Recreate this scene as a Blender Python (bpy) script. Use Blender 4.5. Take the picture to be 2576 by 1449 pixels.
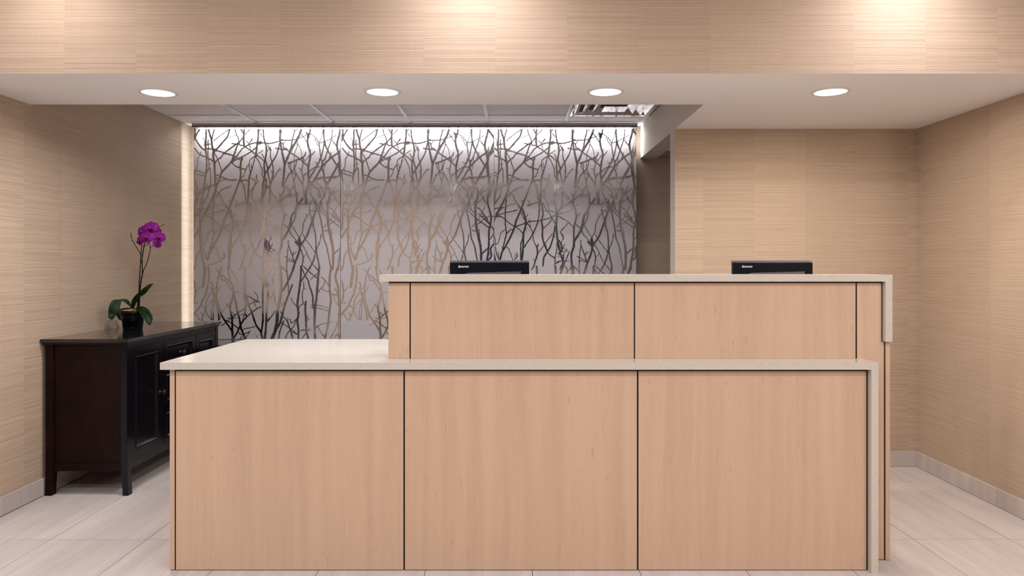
import bpy, bmesh, math, random
from mathutils import Vector, Matrix
random.seed(7)
for o in list(bpy.data.objects): bpy.data.objects.remove(o)
scn = bpy.context.scene
COL = scn.collection

# ------------------------------------------------------------------ camera, world, exposure, lights
F = 1810.0; CU = 1288.0; CV = 670.0; H = 1.303
cam_d = bpy.data.cameras.new('camera'); cam_d.sensor_width = 36.0; cam_d.lens = F/2576*36
cam_d.shift_y = -(724.5-CV)/2576; cam_d.clip_start = 0.05
cam = bpy.data.objects.new('camera', cam_d); COL.objects.link(cam)
cam.location = (0, 0, H); cam.rotation_euler = (math.pi/2, 0, 0)
scn.camera = cam
w = bpy.data.worlds.new('world'); scn.world = w; w.use_nodes = True
w.node_tree.nodes['Background'].inputs[0].default_value = (0.02, 0.025, 0.04, 1)
w.node_tree.nodes['Background'].inputs[1].default_value = 1.0
vs = scn.view_settings
vs.view_transform = 'Standard'; vs.look = 'None'; vs.gamma = 1.0; vs.exposure = 0.10
vs.use_curve_mapping = False

def area(name, loc, rot, sx, sy, power, col=(1, 1, 1), shape='RECTANGLE', spread=180):
    d = bpy.data.lights.new(name, 'AREA'); d.shape = shape; d.size = sx; d.size_y = sy
    d.energy = power; d.color = col; d.spread = math.radians(spread)
    o = bpy.data.objects.new(name, d); COL.objects.link(o); o.location = loc; o.rotation_euler = rot
    return o
def spot(name, loc, rot, power, col, cone, blend, size):
    d = bpy.data.lights.new(name, 'SPOT'); d.energy = power; d.color = col
    d.spot_size = math.radians(cone); d.spot_blend = blend; d.shadow_soft_size = size
    o = bpy.data.objects.new(name, d); COL.objects.link(o); o.location = loc; o.rotation_euler = rot
    return o
WARM = (1.0, 0.86, 0.75); NEUT = (1.0, 0.90, 0.83); COOL = (0.86, 0.91, 1.0)
SOFZ = 2.2
LX = [(-1.823, 3.707), (-0.664, 3.69), (0.480, 3.69), (1.634, 3.69)]     # soffit downlights
for i, (x, y) in enumerate(LX):
    area('soffit_lamp', (x, y, SOFZ-0.012), (0, 0, 0), 0.15, 0.15, (13, 12.5, 12.5, 19)[i], ((.95, .94, .95), (.97, .94, .94), (.98, .94, .93), (1, .90, .80))[i], 'DISK', (164, 164, 164, 180)[i])
# lobby wall-wash row close to the fascia
for x, e, c in ((-2.08, 22, (1, .94, .95)), (-0.18, 34, (.96, .93, 1)), (1.80, 37, (.96, .93, 1))):
    spot('fascia_lamp', (x, 2.96, 2.76), (math.radians(26), 0, 0), e, c, 150, 1.0, 0.07)
# lobby downlight row
for x, e, c in ((-2.9, 62, (.80, .88, 1)), (-1.2, 68, (.84, .89, 1.0)), (0.5, 68, (.93, .93, 1)), (2.2, 68, (1, .92, .89))):
    area('lobby_lamp_and_fill', (x, 1.30, 2.73), (math.radians(8), 0, 0), 0.16, 0.16, e*0.23, c, 'DISK')
for x in (-3.5, -1.2, 1.1, 3.4):  # broad fill row added further back to brighten the upper niche wall
    area('lobby_lamp_and_fill', (x, 0.1, 2.73), (0, 0, 0), 0.5, 0.5, 29, (1, .95, .93))
for x, c in ((3.0, (1, .92, .86)), (-3.9, (.95, .95, 1))):      # unseen lobby fill points, added to lift the niche and left wall
    d = bpy.data.lights.new('lobby_fill', 'POINT'); d.energy = 42; d.color = c; d.shadow_soft_size = .16
    o = bpy.data.objects.new('lobby_fill', d); COL.objects.link(o); o.location = (x, .5, 1.7)
spot('rear_wall_fill', (-2.4, -1.2, 2.75), (math.radians(-45), 0, 0), 95, NEUT, 110, 1.0, .07)  # added unseen spot, brightens the rear wall mirrored in the branches
# cove LED above the branch panels
area('cove_led', (-0.79, 5.820, 2.4345), (math.radians(14), 0, 0), 3.55, 0.02, 9, (.93, .95, 1.0), spread=64)

area('cove_led', (-0.79, 5.820, 2.4345), (math.radians(4), 0, 0), 3.55, 0.02, 6, (.93, .95, 1.0))
area('slot_led', (-2.555, 5.893, 1.25), (0, math.radians(90), 0), 2.3, 0.012, 3.3, (.86, .93, 1))
area('slot_led', (1.015, 5.893, 2.33), (0, math.radians(-90), 0), 0.2, 0.012, 0.5, (.86, .93, 1))

# ------------------------------------------------------------------ helpers
def P(u, v, Y): return Vector(((u-CU)*Y/F, Y, H-(v-CV)*Y/F))
def tag(o, label=None, cat=None, group=None, kind=None):
    if label: o['label'] = label
    if cat: o['category'] = cat
    if group: o['group'] = group
    if kind: o['kind'] = kind
    return o
def empty(name, loc, label, cat, group=None):
    o = bpy.data.objects.new(name, None); COL.objects.link(o); o.location = loc
    o.empty_display_size = .1
    return tag(o, label, cat, group)
def link(name, me, parent=None, smooth=False):
    o = bpy.data.objects.new(name, me); COL.objects.link(o)
    if parent:
        o.parent = parent
        L = Vector((0, 0, 0)); p = parent
        while p: L += p.location; p = p.parent
        o.location = -L + Vector(o.location)
    if smooth:
        for f in me.polygons: f.use_smooth = True
    return o
def obj(name, bm, mats, parent=None, smooth=False, bevel=0, seg=2):
    """mesh given in world coordinates; child offsets are undone so it stays put"""
    if bevel:
        bmesh.ops.bevel(bm, geom=[e for e in bm.edges if len(e.link_faces) == 2 and e.calc_face_angle(0) > .6],
                        offset=bevel, segments=seg, affect='EDGES', profile=.5)
    me = bpy.data.meshes.new(name); bm.to_mesh(me); bm.free()
    for m in (mats if isinstance(mats, (list, tuple)) else [mats]): me.materials.append(m)
    return link(name, me, parent, smooth)
def box(bm, x0, x1, y0, y1, z0, z1, mi=0):
    vs_ = [bm.verts.new(p) for p in ((x0,y0,z0),(x1,y0,z0),(x1,y1,z0),(x0,y1,z0),(x0,y0,z1),(x1,y0,z1),(x1,y1,z1),(x0,y1,z1))]
    fs = []
    for idx in ((3,2,1,0),(4,5,6,7),(0,1,5,4),(1,2,6,5),(2,3,7,6),(3,0,4,7)):
        f = bm.faces.new([vs_[i] for i in idx]); f.material_index = mi; fs.append(f)
    return fs   # bottom, top, front(-y), right(+x), back(+y), left(-x)
def B(*args):
    bm = bmesh.new()
    for a in args: box(bm, *a)
    return bm
def lathe(bm, prof, cx, cy, n=32, axis='z', cz=0):
    rings = []
    for r, h in prof:
        ring = []
        for i in range(n):
            a = 2*math.pi*i/n; c, s = math.cos(a)*r, math.sin(a)*r
            p = (cx+c, cy+s, h) if axis == 'z' else ((h, cy+c, cz+s))
            ring.append(bm.verts.new(p))
        rings.append(ring)
    for a, b in zip(rings, rings[1:]):
        for i in range(n):
            f = bm.faces.new((a[i], a[(i+1) % n], b[(i+1) % n], b[i])); f.smooth = True
    return rings
def cap(bm, ring, flip=False):
    bm.faces.new(list(reversed(ring)) if flip else ring)
def catmull(pts, k=6):
    if len(pts) < 3:
        return [pts[0].lerp(pts[1], i/k) for i in range(k+1)]
    P_ = [pts[0]*2-pts[1]]+pts+[pts[-1]*2-pts[-2]]; out = []
    for i in range(1, len(P_)-2):
        p0, p1, p2, p3 = P_[i-1:i+3]
        for j in range(k):
            t = j/k
            out.append(0.5*((2*p1)+(p2-p0)*t+(2*p0-5*p1+4*p2-p3)*t*t+(3*p1-p0-3*p2+p3)*t**3))
    out.append(pts[-1].copy()); return out
def tube(bm, pts, r0, r1, n=8, k=5):
    c = catmull([Vector(p) for p in pts], k); rings = []
    for i, p in enumerate(c):
        t = (c[min(i+1, len(c)-1)]-c[max(i-1, 0)]).normalized()
        a = t.orthogonal().normalized() if i == 0 else (prev - t*prev.dot(t)).normalized()
        prev = a; b = t.cross(a); r = r0+(r1-r0)*i/(len(c)-1)
        rings.append([bm.verts.new(p+(a*math.cos(2*math.pi*j/n)+b*math.sin(2*math.pi*j/n))*r) for j in range(n)])
    for x, y in zip(rings, rings[1:]):
        for j in range(n):
            f = bm.faces.new((x[j], x[(j+1) % n], y[(j+1) % n], y[j])); f.smooth = True
    bm.faces.new(list(reversed(rings[0]))); bm.faces.new(rings[-1])

# ------------------------------------------------------------------ materials
def mat(name, col=(.5, .5, .5), rough=.5, metal=0, spec=.5, emis=None, estr=0, coat=0):
    m = bpy.data.materials.new(name); m.use_nodes = True; n = m.node_tree.nodes['Principled BSDF']
    n.inputs['Base Color'].default_value = (*col, 1); n.inputs['Roughness'].default_value = rough
    n.inputs['Metallic'].default_value = metal; n.inputs['Specular IOR Level'].default_value = spec
    n.inputs['Coat Weight'].default_value = coat; n.inputs['Coat Roughness'].default_value = .08
    if emis: n.inputs['Emission Color'].default_value = (*emis, 1); n.inputs['Emission Strength'].default_value = estr
    return m
class G:
    def __init__(s, m): s.t = m.node_tree; s.b = s.t.nodes['Principled BSDF']
    def n(s, typ, **kw):
        nd = s.t.nodes.new(typ)
        for k, v in kw.items():
            if k.startswith('i_'):
                key = k[2:]; key = int(key) if key.isdigit() else key.replace('_', ' ')
                nd.inputs[key].default_value = v
            else: setattr(nd, k, v)
        return nd
    def l(s, a, b): s.t.links.new(a, b)
    def math(s, op, a, b=None):
        nd = s.t.nodes.new('ShaderNodeMath'); nd.operation = op
        for i, x in enumerate((a, b)):
            if x is None: continue
            if isinstance(x, (int, float)): nd.inputs[i].default_value = x
            else: s.l(x, nd.inputs[i])
        return nd.outputs[0]
    def vec(s, x, y, z):
        nd = s.t.nodes.new('ShaderNodeCombineXYZ')
        for i, a in enumerate((x, y, z)):
            if isinstance(a, (int, float)): nd.inputs[i].default_value = a
            else: s.l(a, nd.inputs[i])
        return nd.outputs[0]
    def noise(s, vec, scale, detail=2, rough=.5):
        nd = s.n('ShaderNodeTexNoise'); nd.inputs['Scale'].default_value = scale
        nd.inputs['Detail'].default_value = detail; nd.inputs['Roughness'].default_value = rough
        s.l(vec, nd.inputs['Vector']); return nd.outputs['Fac']
    def ramp(s, fac, stops):
        nd = s.n('ShaderNodeValToRGB'); e = nd.color_ramp.elements
        while len(e) < len(stops): e.new(.5)
        for el, (p, c) in zip(e, stops): el.position = p; el.color = (*c, 1)
        s.l(fac, nd.inputs[0]); return nd.outputs[0]
    def mix(s, fac, a, b, blend='MIX'):
        nd = s.n('ShaderNodeMix', data_type='RGBA', blend_type=blend)
        for i, x in ((0, fac), (6, a), (7, b)):
            if isinstance(x, (int, float)): nd.inputs[i].default_value = x
            elif isinstance(x, tuple): nd.inputs[i].default_value = (*x, 1)
            else: s.l(x, nd.inputs[i])
        return nd.outputs[2]
    def bump(s, h, strength, dist=.002):
        nd = s.n('ShaderNodeBump'); nd.inputs['Strength'].default_value = strength
        nd.inputs['Distance'].default_value = dist; s.l(h, nd.inputs['Height']); s.l(nd.outputs[0], s.b.inputs['Normal'])
    def pos(s):
        g = s.n('ShaderNodeNewGeometry'); x = s.n('ShaderNodeSeparateXYZ'); s.l(g.outputs['Position'], x.inputs[0]); return x.outputs
    def rnd(s): return s.n('ShaderNodeObjectInfo').outputs['Random']

def wallpaper(name, dark, light):
    m = mat(name, rough=.75, spec=.25); g = G(m); x, y, z = g.pos()
    s = g.math('ADD', x, y); strip = g.math('FLOOR', g.math('DIVIDE', g.math('ADD', s, 0.07), .334))
    wn = g.n('ShaderNodeTexWhiteNoise', noise_dimensions='1D'); g.l(strip, wn.inputs['W'])
    zz = g.math('ADD', z, g.math('MULTIPLY', wn.outputs['Value'], 9.0))
    f1 = g.noise(g.vec(g.math('MULTIPLY', s, .45), strip, g.math('MULTIPLY', zz, 165)), 1.0, 0, .5)
    ph = g.noise(g.vec(g.math('MULTIPLY', s, .8), strip, g.math('MULTIPLY', zz, 28)), 1.0, 1, .5)
    amp = g.noise(g.vec(g.math('MULTIPLY', s, .7), strip, g.math('MULTIPLY', zz, 60)), 1.0, 1, .5)
    sn = g.math('ADD', g.math('MULTIPLY', g.math('SINE', g.math('ADD', g.math('MULTIPLY', zz, 820), g.math('MULTIPLY', ph, 6))), .5), .5)
    wv = g.math('MULTIPLY', g.math('MULTIPLY', g.math('POWER', sn, 3.0), amp), .42)
    f2 = g.noise(g.vec(g.math('MULTIPLY', s, 260), 0, g.math('MULTIPLY', zz, 3)), 1.0, 1)
    f3 = g.noise(g.vec(g.math('MULTIPLY', s, 6), 0, g.math('MULTIPLY', zz, 420)), 1.0, 1)
    f = g.math('ADD', g.math('ADD', wv, g.math('MULTIPLY', f1, .42)), g.math('ADD', g.math('MULTIPLY', f2, .10), g.math('MULTIPLY', f3, .22)))
    c = g.ramp(f, [(.20, dark), (.45, tuple((a+b)/2 for a, b in zip(dark, light))), (.74, light)])
    tone = g.math('ADD', g.math('MULTIPLY', wn.outputs['Value'], .06), .97)
    c = g.mix(1.0, c, g.vec(tone, tone, tone), 'MULTIPLY')
    g.l(c, g.b.inputs['Base Color']); g.bump(f, .6, .003); return m
M = {}
M['paper'] = wallpaper('wallpaper', (.355, .255, .180), (.545, .425, .318))
M['paint'] = mat('soffit_paint', (.84, .815, .80), .8, spec=.2)
M['textured_paint'] = mat('textured_beige_paint', (.60, .53, .46), .8, spec=.2)
g = G(M['textured_paint']); _n = g.noise(g.n('ShaderNodeNewGeometry').outputs['Position'], 90, 3)
g.l(g.ramp(_n, [(.3, (.55, .485, .42)), (.7, (.64, .57, .50))]), g.b.inputs['Base Color']); g.bump(_n, .3, .002)
M['white'] = mat('white_trim', (.72, .71, .69), .45)

def wood(name, base, dark, fleck):
    m = mat(name, rough=.38, spec=.35); g = G(m); x, y, z = g.pos(); r = g.math('MULTIPLY', g.rnd(), 37.0)
    s = g.math('ADD', g.math('ADD', x, y), r)
    wob = g.noise(g.vec(s, 0, g.math('MULTIPLY', z, 1.3)), 1.6, 2)
    sw = g.math('ADD', s, g.math('MULTIPLY', wob, .035))
    f1 = g.noise(g.vec(g.math('MULTIPLY', sw, 16), 0, g.math('MULTIPLY', z, .5)), 1.0, 4, .62)
    f2 = g.noise(g.vec(g.math('MULTIPLY', sw, 330), 0, g.math('MULTIPLY', z, 9)), 1.0, 2, .6)
    fl = g.noise(g.vec(g.math('MULTIPLY', sw, 120), 3.3, g.math('MULTIPLY', z, 13)), 1.0, 3, .55)
    zone = g.noise(g.vec(g.math('MULTIPLY', sw, 5), 7.7, g.math('MULTIPLY', z, 2.2)), 1.0, 1)
    c = g.ramp(g.math('ADD', g.math('MULTIPLY', f1, .7), g.math('MULTIPLY', f2, .3)), [(.36, dark), (.60, base)])
    fk = g.math('MULTIPLY', g.math('GREATER_THAN', fl, .69), g.math('GREATER_THAN', zone, .5))
    pk = g.noise(g.vec(g.math('MULTIPLY', sw, 7), 4.1, g.math('MULTIPLY', z, .6)), 1.0, 2)
    c = g.mix(g.math('MULTIPLY', pk, .4), c, (.555, .370, .275))
    c = g.mix(g.math('MULTIPLY', fk, .35), c, fleck)
    g.l(c, g.b.inputs['Base Color']); g.bump(f2, .04, .001); return m
M['maple'] = wood('maple_laminate', (.565, .392, .268), (.475, .322, .214), (.30, .16, .09))
def stone():
    m = mat('speckled_quartz', rough=.17, spec=.5); g = G(m)
    gm = g.n('ShaderNodeNewGeometry').outputs['Position']
    v = g.n('ShaderNodeTexVoronoi'); v.inputs['Scale'].default_value = 215; g.l(gm, v.inputs['Vector'])
    n1 = g.noise(gm, 60, 2); n2 = g.noise(gm, 300, 2)
    sp = g.math('MULTIPLY', g.math('LESS_THAN', v.outputs['Distance'], .33), g.math('GREATER_THAN', n1, .56))
    c = g.ramp(n2, [(.3, (.50, .455, .39)), (.7, (.565, .52, .455))])
    c = g.mix(g.math('MULTIPLY', sp, .42), c, (.24, .19, .14)); g.l(c, g.b.inputs['Base Color']); return m
M['stone'] = stone()
def tilemat(name, ax):
    m = mat(name, rough=.42, spec=.35); g = G(m); x, y, z = g.pos(); r = g.math('MULTIPLY', g.rnd(), 53.0)
    a, b = (x, y) if ax == 'y' else (g.math('ADD', x, y), z)
    f1 = g.noise(g.vec(g.math('ADD', g.math('MULTIPLY', a, 14), r), 0, g.math('MULTIPLY', b, 1.2)), 1.0, 3, .6)
    f2 = g.noise(g.vec(g.math('ADD', g.math('MULTIPLY', a, 150), r), r, g.math('MULTIPLY', b, 4)), 1.0, 2)
    c = g.ramp(g.math('ADD', g.math('MULTIPLY', f1, .6), g.math('MULTIPLY', f2, .4)), [(.3, (.410, .355, .325)), (.68, (.545, .490, .460))])
    t = g.math('ADD', g.math('MULTIPLY', g.rnd(), .06), .97)
    c = g.mix(1.0, c, g.vec(t, t, t), 'MULTIPLY')
    g.l(c, g.b.inputs['Base Color']); g.bump(f2, .05, .001); return m
M['tile'] = tilemat('floor_tile', 'y'); M['skirt'] = tilemat('skirting_tile', 'z')
M['grout'] = mat('grout', (.05, .035, .03), .9)
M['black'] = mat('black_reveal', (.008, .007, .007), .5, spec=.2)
M['core'] = mat('desk_core', (.02, .018, .018), .6)
def acoustic():
    m = mat('acoustic_tile', rough=.9, spec=.1); g = G(m); p = g.n('ShaderNodeNewGeometry').outputs['Position']
    f = g.noise(p, 140, 2, .7); c = g.ramp(f, [(.36, (.56, .53, .525)), (.5, (.85, .82, .815))])
    g.l(c, g.b.inputs['Base Color']); g.bump(f, .4, .002); return m
M['acoustic'] = acoustic()
M['tee'] = mat('ceiling_tee', (.62, .62, .62), .35)
M['bronze'] = mat('valance_metal', (.42, .38, .35), .5)
M['lens'] = mat('lamp_lens', (.9, .9, .9), .5, emis=(1, .98, .96), estr=3.0)
M['troffer'] = mat('troffer_lens', (.8, .8, .85), .5, emis=(.8, .84, 1), estr=1.1)
M['foil'] = mat('polished_aluminium', (.78, .75, .70), .13, metal=1)
g = G(M['foil']); g.bump(g.noise(g.n('ShaderNodeNewGeometry').outputs['Position'], 16, 2), .25, .012)
M['frost'] = mat('frosted_mirror', (.56, .53, .55), .38, metal=.30, spec=.5)
M['mirror'] = mat('mirror_branch', (.74, .73, .73), .12, metal=1)
def espresso(name, col, rough, wear=.5, spec=.25, coat=.12):
    m = mat(name, col, rough, spec=spec, coat=coat); g = G(m); p = g.n('ShaderNodeNewGeometry').outputs['Position']
    n = g.noise(p, 9, 3); c = g.ramp(n, [(.35, tuple(a*.6 for a in col)), (.7, col)])
    c = g.mix(g.math('MULTIPLY', g.math('GREATER_THAN', g.noise(p, 120, 2), .76), wear), c, (.16, .09, .06))
    g.l(c, g.b.inputs['Base Color']); return m
M['espresso'] = espresso('espresso_lacquer', (.006, .005, .008), .18, spec=.2)
M['espresso_top'] = espresso('espresso_top', (.012, .009, .011), .16, spec=.5, coat=.6)
M['mahog'] = espresso('dark_cherry_side', (.013, .004, .0035), .4, spec=.12, coat=.0)
M['knob'] = mat('bronze_knob', (.05, .022, .015), .28, metal=.7)
M['pot'] = mat('black_plastic', (.002, .002, .003), .3, spec=.2)
M['bark'] = mat('orchid_bark', (.42, .22, .07), .8)
M['leaf'] = mat('orchid_leaf', (.010, .050, .012), .48, spec=.22)
g = G(M['leaf']); g.l(g.ramp(g.noise(g.n('ShaderNodeNewGeometry').outputs['Position'], 14, 2), [(.3, (.001, .007, .002)), (.7, (.003, .028, .004))]), g.b.inputs['Base Color'])
M['stem'] = mat('orchid_stem', (.004, .006, .003), .6, spec=.06)
def petal(name, c0, c1):
    m = mat(name, rough=.5, spec=.2); g = G(m)
    tc = g.n('ShaderNodeTexCoord').outputs['Object']
    f = g.noise(tc, 60, 2); g.l(g.ramp(f, [(.3, c0), (.7, c1)]), g.b.inputs['Base Color'])
    g.b.inputs['Subsurface Weight'].default_value = .0; return m
M['petal'] = petal('purple_petal', (.30, .010, .30), (.46, .035, .44))
M['lip'] = petal('crimson_lip', (.10, .004, .03), (.20, .012, .05))
M['column'] = mat('pale_column', (.50, .22, .40), .5)
M['plastic'] = mat('monitor_plastic', (.0025, .003, .006), .45, spec=.12)
M['bezel'] = mat('monitor_edge', (.12, .125, .15), .3)
M['silver'] = mat('silver_print', (.55, .54, .52), .35)
M['vent'] = mat('vent_slot_edge', (.30, .25, .23), .5)
M['night'] = mat('night_glass', (.005, .016, .042), .06, spec=.25)
M['dcounter'] = mat('dark_counter', (.11, .09, .085), .12, spec=.5)
M['inner'] = mat('corridor_paint', (.30, .28, .30), .8)

# ------------------------------------------------------------------ structure
WL, WR, YB = -2.672, 2.64, 5.972
def struct(name, bm, mats, parent=None, **kw):
    o = obj(name, bm, mats, parent, **kw)
    if not parent: o['kind'] = 'structure'
    return o
floor = struct('floor', B((-5.2, 4.9, -3.2, 6.1, -.12, -.005)), M['grout'])
c0 = -2.2007-.4575*6; r0 = 3.433-.914*7
tile_cache = {}
for i in range(21):
    for j in range(10):
        x0 = c0+.4575*i; x1 = x0+.4575; y0 = r0+.914*j; y1 = y0+.914
        if j >= 7: x0 = max(x0, WL); x1 = min(x1, WR); y1 = min(y1, YB)
        if j == 6 and (x0 < WL-.3 or x1 > WR+.3): y1 = 3.36
        if x1-x0 < .03 or y1-y0 < .03: continue
        gp = .0016; key = (round(x1-x0, 3), round(y1-y0, 3))
        if key not in tile_cache:
            bm = bmesh.new(); box(bm, gp, key[0]-gp, gp, key[1]-gp, -.008, 0)
            me = bpy.data.meshes.new('tile'); bm.to_mesh(me); bm.free(); me.materials.append(M['tile']); tile_cache[key] = me
        o = bpy.data.objects.new('tile', tile_cache[key]); COL.objects.link(o); o.parent = floor; o.location = (x0, y0, 0)

struct('wall_left', B((WL-.1, WL, 3.36, YB+.1, 0, 2.6)), M['paper'])
struct('wall_right', B((WR, WR+.1, 3.36, YB+.1, 0, 2.6)), M['paper'])
struct('wall_back', B((WL, WR, YB, YB+.1, 0, 2.6)), M['paper'])
# niche partition end wall + header over the passage
bm = bmesh.new(); fs = box(bm, 1.063, WR, 4.695, 4.834, 0, 2.6); fs[5].material_index = 1
struct('wall_niche', bm, [M['paper'], M['textured_paint']])
struct('wall_header', B((1.063, 1.195, 4.834, YB, 2.197, 2.6)), M['textured_paint'])
# soffit : wallpapered fascia and sides, painted underside (L shape)
bm = bmesh.new()
for a in ((WL, 1.063, 3.348, 3.989, SOFZ, 2.78), (1.063, WR, 3.348, 4.695, SOFZ, 2.78)):
    fs = box(bm, *a); fs[0].material_index = 1; fs[5].material_index = 2; fs[4].material_index = 2
struct('ceiling', bm, [M['paper'], M['paint'], M['textured_paint']])
# fascia run either side of the opening, lobby shell
struct('wall_front', B((-5.1, WL, 3.348, 3.36, 0, 2.78), (WR, 4.8, 3.348, 3.36, 0, 2.78)), M['paper'])
struct('wall_lobby_left', B((-5.2, -5.1, -3.2, 3.36, 0, 2.78)), M['paper'])
struct('wall_lobby_right', B((4.8, 4.9, -3.2, 3.36, 0, 2.78)), M['paper'])
struct('wall_lobby_rear', B((-3.8, -1.08, -3.12, -3.0, 0, 2.78), (2.35, 4.8, -3.12, -3.0, 0, 2.78), (-5.1, -4.75, -3.12, -3.0, 0, 2.78)), M['paper'])
struct('window_1', B((-1.08, 2.35, -3.08, -3.06, 0, 2.78)), M['night'])
struct('window_2', B((-4.75, -3.8, -3.08, -3.06, 0, 2.78)), M['night'])
struct('ceiling', B((-5.2, 4.9, -3.2, 3.348, 2.78, 2.88)), M['paint'])
# drop ceiling
dc = struct('ceiling', B((WL, 1.063, 3.989, YB, 2.475, 2.6)), M['grout'])
CZ = 2.46; xs = [WL]+[-2.06+.6215*k for k in range(5)]+[1.063]; ys = [3.989, 4.306, 4.916, 5.526, YB]
for i in range(len(xs)-1):
    for j in range(len(ys)-1):
        if xs[i+1]-xs[i] < .04 or (i == 5 and j == 2): continue
        obj('ceiling_tile', B((xs[i]+.002, xs[i+1]-.002, ys[j]+.002, ys[j+1]-.002, CZ+.004, CZ+.016)), M['acoustic'], dc)
for x in xs[1:-1]: obj('tee_bar', B((x-.012, x+.012, 3.99, YB-.01, CZ-.004, CZ+.006)), M['tee'], dc)
for y in ys[1:-1]: obj('tee_bar', B((WL+.005, 1.06, y-.012, y+.0, CZ-.003, CZ+.005)), M['tee'], dc)
obj('wall_angle', B((WL+.001, WL+.02, 3.99, YB-.01, CZ-.002, CZ+.004)), M['bronze'], dc)
# corridor ceiling and its lit panel
struct('ceiling', B((1.195, WR, 5.57, YB, 2.2, 2.3), (1.195, WR, 4.834, 5.05, 2.2, 2.3)), M['inner'])
tr = obj('light_panel', B((1.25, 2.4, 5.06, 5.56, 2.215, 2.3)), M['troffer'])
tag(tr, 'pale lit ceiling panel glimpsed in the passage beyond the header', 'ceiling light')
# baseboards of cut tile
def skirting(name, along, fixed0, fixed1, seams):
    root = bpy.data.objects.new(name, None); COL.objects.link(root); root['kind'] = 'structure'
    for a, b in zip(seams, seams[1:]):
        if along == 'y': bb = (fixed0, fixed1, a+.001, b-.001, .002, .098)
        else: bb = (a+.001, b-.001, fixed0, fixed1, .002, .098)
        obj('tile', B(bb), M['skirt'], root, bevel=.0015, seg=1)
sy = [3.362, 3.443, 3.900, 4.357]
skirting('baseboard_left', 'y', WL, WL+.013, sy+[4.814, 5.271, 5.728, YB])
skirting('baseboard_right', 'y', WR-.013, WR, sy+[4.684])
skirting('baseboard_niche', 'x', 4.682, 4.695, [1.075, 1.25, 1.707, 2.164, 2.627])
# valance above the panels
v = struct('trim_1', B((-2.575, 1.010, 5.785, 5.797, 2.434, CZ-.004)), M['bronze'])
obj('black_channel', B((-2.575, 1.010, 5.784, 5.798, 2.427, 2.434)), M['black'], v)  # thin black channel along the valance's lower edge

# ------------------------------------------------------------------ ceiling fixtures
labs = ['round white downlight over the dark sideboard, leftmost of the four in the soffit',
        'round white downlight in the soffit, above the left end of the raised counter',
        'round white downlight in the soffit, nearest the shiny ceiling air vent',
        'round white downlight in the soffit over the right niche, rightmost of the four']
for (x, y), lb in zip(LX, labs):
    t = empty('downlight', (x, y, SOFZ), lb, 'ceiling light', 'recessed downlights in the soffit')
    bm = bmesh.new(); lathe(bm, [(.078, SOFZ-.001), (.080, SOFZ-.006), (.094, SOFZ-.005), (.097, SOFZ-.0005)], x, y, 48)
    obj('trim_ring', bm, M['white'], t)
    bm = bmesh.new(); r = lathe(bm, [(.079, SOFZ-.004), (.05, SOFZ-.0045)], x, y, 48); cap(bm, r[-1], True)
    obj('lens', bm, M['lens'], t)
t = empty('air_vent', (.74, 5.22, CZ), 'shiny stepped metal air diffuser in the tiled ceiling beside the header', 'air vent')
def frustum_ring(h0, z0, h1, z1):
    bm = bmesh.new(); cx, cy = .745, 5.22; q = []
    for h_, z_ in ((h0, z0), (h1, z1)):
        q.append([bm.verts.new((cx+a*h_, cy+b*h_, z_)) for a, b in ((-1, -1), (1, -1), (1, 1), (-1, 1))])
    for i in range(4): bm.faces.new((q[0][i], q[0][(i+1) % 4], q[1][(i+1) % 4], q[1][i]))
    bmesh.ops.subdivide_edges(bm, edges=bm.edges, cuts=5, use_grid_fill=True)
    bmesh.ops.solidify(bm, geom=bm.faces[:], thickness=.002); return bm
obj('frame', frustum_ring(.302, CZ-.003, .27, CZ-.004), M['foil'], t)
obj('cone', frustum_ring(.27, CZ-.004, .20, CZ+.045), M['foil'], t)
obj('cone', frustum_ring(.225, CZ-.012, .15, CZ+.03), M['foil'], t)
obj('cone', frustum_ring(.155, CZ-.016, .09, CZ+.02), M['foil'], t)
obj('core_plate', B((.745-.085, .745+.085, 5.22-.085, 5.22+.085, CZ-.018, CZ-.014)), M['foil'], t)
obj('housing', B((.45, 1.04, 4.925, 5.515, CZ+.05, CZ+.06)), M['black'], t)

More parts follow.
